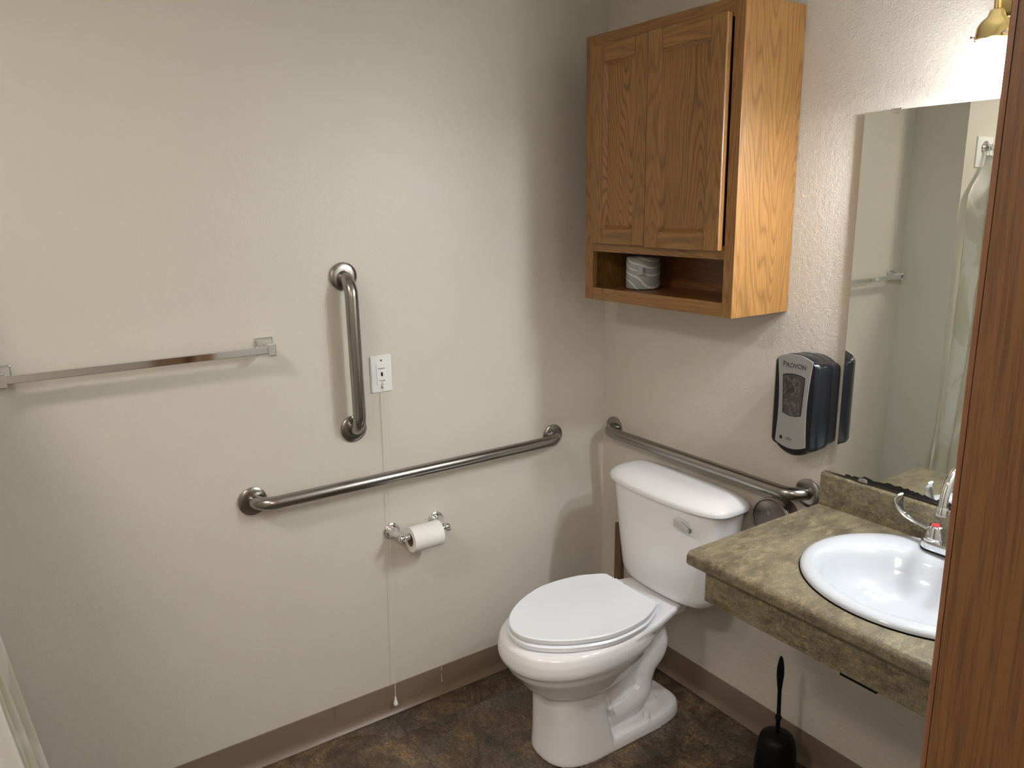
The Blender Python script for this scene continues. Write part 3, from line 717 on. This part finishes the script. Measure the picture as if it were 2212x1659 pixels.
for a in (-60, -30, 0, 30, 60):
    r0, r1 = .002, .0105; c_, s_n = math.sin(math.radians(a)), math.cos(math.radians(a))
    tube(bm, [(DX - .006 + r0 * c_, -.1041, 1.0245 + r0 * s_n), (DX - .006 + r1 * c_ * 1.2, -.1041, 1.0245 + r1 * s_n * .8)], .0007, 6)
tube(bm, [(DX - .0145, -.1041, 1.0225), (DX - .006, -.1041, 1.0275), (DX + .0025, -.1041, 1.0225)], .0005, 6)
obj('hand_mark', bm, M_INKG, dp)
obj('key_slot', prism(bmesh.new(), [(DX - .005, -.062), (DX + .022, -.066), (DX + .012, -.074)], 'z', 1.2565, 1.2590), M_SILVER, dp)

# ------------------------------------------------------------------ toilet brush
tbx, tby = .932, -.125
br = thing('toilet_brush', 'black toilet brush standing in its holder under the countertop', 'toilet brush', (tbx, tby, 0))
obj('holder', lathe(bmesh.new(), (tbx, tby, .0005), (0, 0, 1), [(0, .060), (.01, .0615), (.04, .060), (.10, .0545), (.128, .0500), (.138, .045), (.145, .034), (.149, .020), (.150, .009)], 48), M_BLACKM, br, smooth=40)
bm = bmesh.new()
tube(bm, [(tbx, tby, .05), (tbx - .001, tby, .19), (tbx - .001, tby, .196), (tbx - .001, tby, .202), (tbx - .001, tby, .208), (tbx - .003, tby, .285), (tbx - .004, tby, .302), (tbx - .0045, tby, .335), (tbx - .005, tby, .36), (tbx - .005, tby, .385), (tbx - .005, tby, .394)],
     [.0062, .0062, .0095, .0095, .0058, .0056, .0075, .0105, .0100, .0062, .003], 20)
obj('brush_handle', bm, M_BLACKM, br, smooth=50)
obj('bristles', lathe(bmesh.new(), (tbx, tby, .03), (0, 0, 1), [(0, .012), (.01, .022), (.07, .022), (.08, .01)], 24), M_BLACKM, br)
bm = bmesh.new(); lathe(bm, (tbx - .005 - .0066, tby - .0045, .376), (.65, .75, 0), [(0, .0016), (.0001, .0016)], 12); bm.free()

# ------------------------------------------------------------------ vanity light
vl = thing('vanity_light', 'brass vanity light with frosted bell glass shades above the mirror', 'wall lamp', (1.435, 0, 2.06))
bm = bmesh.new(); pf = [(0, -.045), (.012, -.045), (.022, -.030), (.026, 0), (.022, .030), (.012, .045), (0, .045)]
prism(bm, [(-a - .0005, 2.075 + b) for a, b in pf], 'x', VX[0] - .07, VX[1] + .07); obj('backplate', bm, M_BRASS, vl, smooth=50)
for x in VX:
    P = catmull([(x, -.018, 2.075), (x, -.065, 2.105), (x, -.115, 2.115), (x, -.150, 2.090), (x, VY, 2.045), (x, VY, 2.015)], 8)
    obj('arm', tube(bmesh.new(), P, .0065, 16), M_BRASS, vl, smooth=50)
    obj('shade_fitter', lathe(bmesh.new(), (x, VY, 2.017), (0, 0, -1), [(0, .008), (.004, .013), (.014, .016), (.022, .026), (.034, .0325), (.050, .034), (.054, .035), (.056, .0335)], 40, True, False), M_BRASS, vl, smooth=50)
    for a in (200, 320, 80):
        c_, s_n = math.cos(math.radians(a)), math.sin(math.radians(a))
        obj('thumb_screw', lathe(bmesh.new(), (x + .034 * c_, VY + .034 * s_n, 1.968), (c_, s_n, 0), [(0, .0015), (.004, .0015), (.004, .0032), (.007, .0032)], 12), M_DARKSTEEL, vl)
    sh = [(1.966, .030), (1.946, .0325), (1.926, .0375), (1.906, .0455), (1.889, .056), (1.876, .067), (1.868, .0755), (1.864, .080)]
    bm = bmesh.new(); lathe(bm, (x, VY, 0), (0, 0, 1), sh, 56, False, False)
    o = obj('glass_shade', bm, M_FROST, vl, smooth=60)
    bm = bmesh.new(); bmesh.ops.create_uvsphere(bm, u_segments=20, v_segments=12, radius=.024); bmesh.ops.translate(bm, verts=bm.verts, vec=(x, VY, 1.928))
    obj('bulb', bm, M_BULB, vl, smooth=60)

# ------------------------------------------------------------------ shower: lamp, rod, curtain, base
cl = thing('ceiling_light', 'round white ceiling lamp over the shower', 'ceiling lamp', (1.10, -2.26, ZC))
obj('lamp_rim', lathe(bmesh.new(), (1.10, -2.26, ZC - .0005), (0, 0, -1), [(0, .14), (.02, .14), (.024, .13)], 48, True, True), M_TUB, cl, smooth=30)
obj('diffuser', lathe(bmesh.new(), (1.10, -2.26, ZC - .024), (0, 0, -1), [(0, .128), (.015, .12), (.024, .08), (.027, .01)], 48), M_DIFF, cl, smooth=50)
struct('trim_2', B(XA, XA2, YB, -2.16, 0, .06), M_TUB, 'low white shower base', bevel=.01)
rd = thing('shower_rod', 'chrome shower curtain rod on a white wall plate', 'curtain rod', (XA, -2.11, 1.877))
obj('wall_plate', B(XA + .0004, XA + .006, -2.185, -2.043, 1.79, 1.927), M_WPLAST, rd, bevel=.001)
obj('flange', lathe(bmesh.new(), (XA + .006, -2.115, 1.877), (1, 0, 0), [(0, .033), (.004, .032), (.010, .020), (.018, .0165), (.03, .0160)], 36), M_CHROME, rd, smooth=30)
obj('flange', lathe(bmesh.new(), (XA2 - .0005, -2.115, 1.877), (-1, 0, 0), [(0, .033), (.004, .032), (.010, .020), (.018, .0165), (.03, .0160)], 36), M_CHROME, rd, smooth=30)
obj('rod', tube(bmesh.new(), [(XA + .012, -2.115, 1.877), (XA2 - .01, -2.115, 1.877)], .0125, 20), M_CHROME, rd, smooth=50)
cu = thing('shower_curtain', 'cream vinyl shower curtain gathered at the left end of the rod', 'curtain', (.45, -2.115, 1.85))
NX, NZ = 150, 46; X0, X1 = .272, .66
zs = [(1.845, -2.113, .012), (1.80, -2.108, .022), (1.74, -2.07, .040), (1.67, -1.998, .034), (1.4, -1.996, .035), (1.0, -1.990, .036), (.79, -1.971, .036), (.44, -1.924, .036), (.12, -1.886, .036)]
def cz(z):
    for (a, ya, aa), (b, yb, ab) in zip(zs, zs[1:]):
        if z >= b - 1e-6:
            t = (a - z) / (a - b); return ya + (yb - ya) * t, aa + (ab - aa) * t
    return zs[-1][1:]
bm = bmesh.new(); grid = []
for j in range(NZ + 1):
    z = 1.845 - (1.845 - .12) * j / NZ; yc, am = cz(z); row = []
    for i in range(NX + 1):
        u_ = i / NX; ph = u_ * 2 * PI * 3.5 + .35 * math.sin(z * 3.1)
        spread = 1 + .12 * (1.845 - z) / 1.7
        y = yc + am * math.cos(ph) * (.8 + .2 * math.sin(u_ * 9 + 1)) 
        x = X0 + (X1 - X0) * u_ * spread + .010 * math.sin(2 * ph + z * 2)
        zz = z - (.008 * (1 - math.cos(ph)) if j == 0 else 0)
        row.append(bm.verts.new((max(x, XA + .012), y, zz)))
    grid.append(row)
for j in range(NZ):
    for i in range(NX): bm.faces.new((grid[j][i], grid[j][i + 1], grid[j + 1][i + 1], grid[j + 1][i]))
o = obj('curtain_panel', bm, M_CURT, cu, smooth=80); so = o.modifiers.new('solid', 'SOLIDIFY'); so.thickness = .0008
for k in range(7):
    x = .285 + k * .058; pts = [(x + .0012 * math.sin(a), -2.115 + .0195 * math.cos(a), 1.866 + .026 * math.sin(a)) for a in [2 * PI * i / 24 for i in range(24)]]
    bm = bmesh.new(); n = 8; rs = []
    for i, p in enumerate(pts):
        a = 2 * PI * i / 24; c = Vector(p); rad = Vector((0, math.cos(a), math.sin(a)))
        rs.append([c + rad * .0016 * math.cos(t) + Vector((1, 0, 0)) * .0016 * math.sin(t) for t in [2 * PI * q / n for q in range(n)]])
    rings(bm, rs, close=True); obj('curtain_ring', bm, M_CHROME, cu, smooth=60)
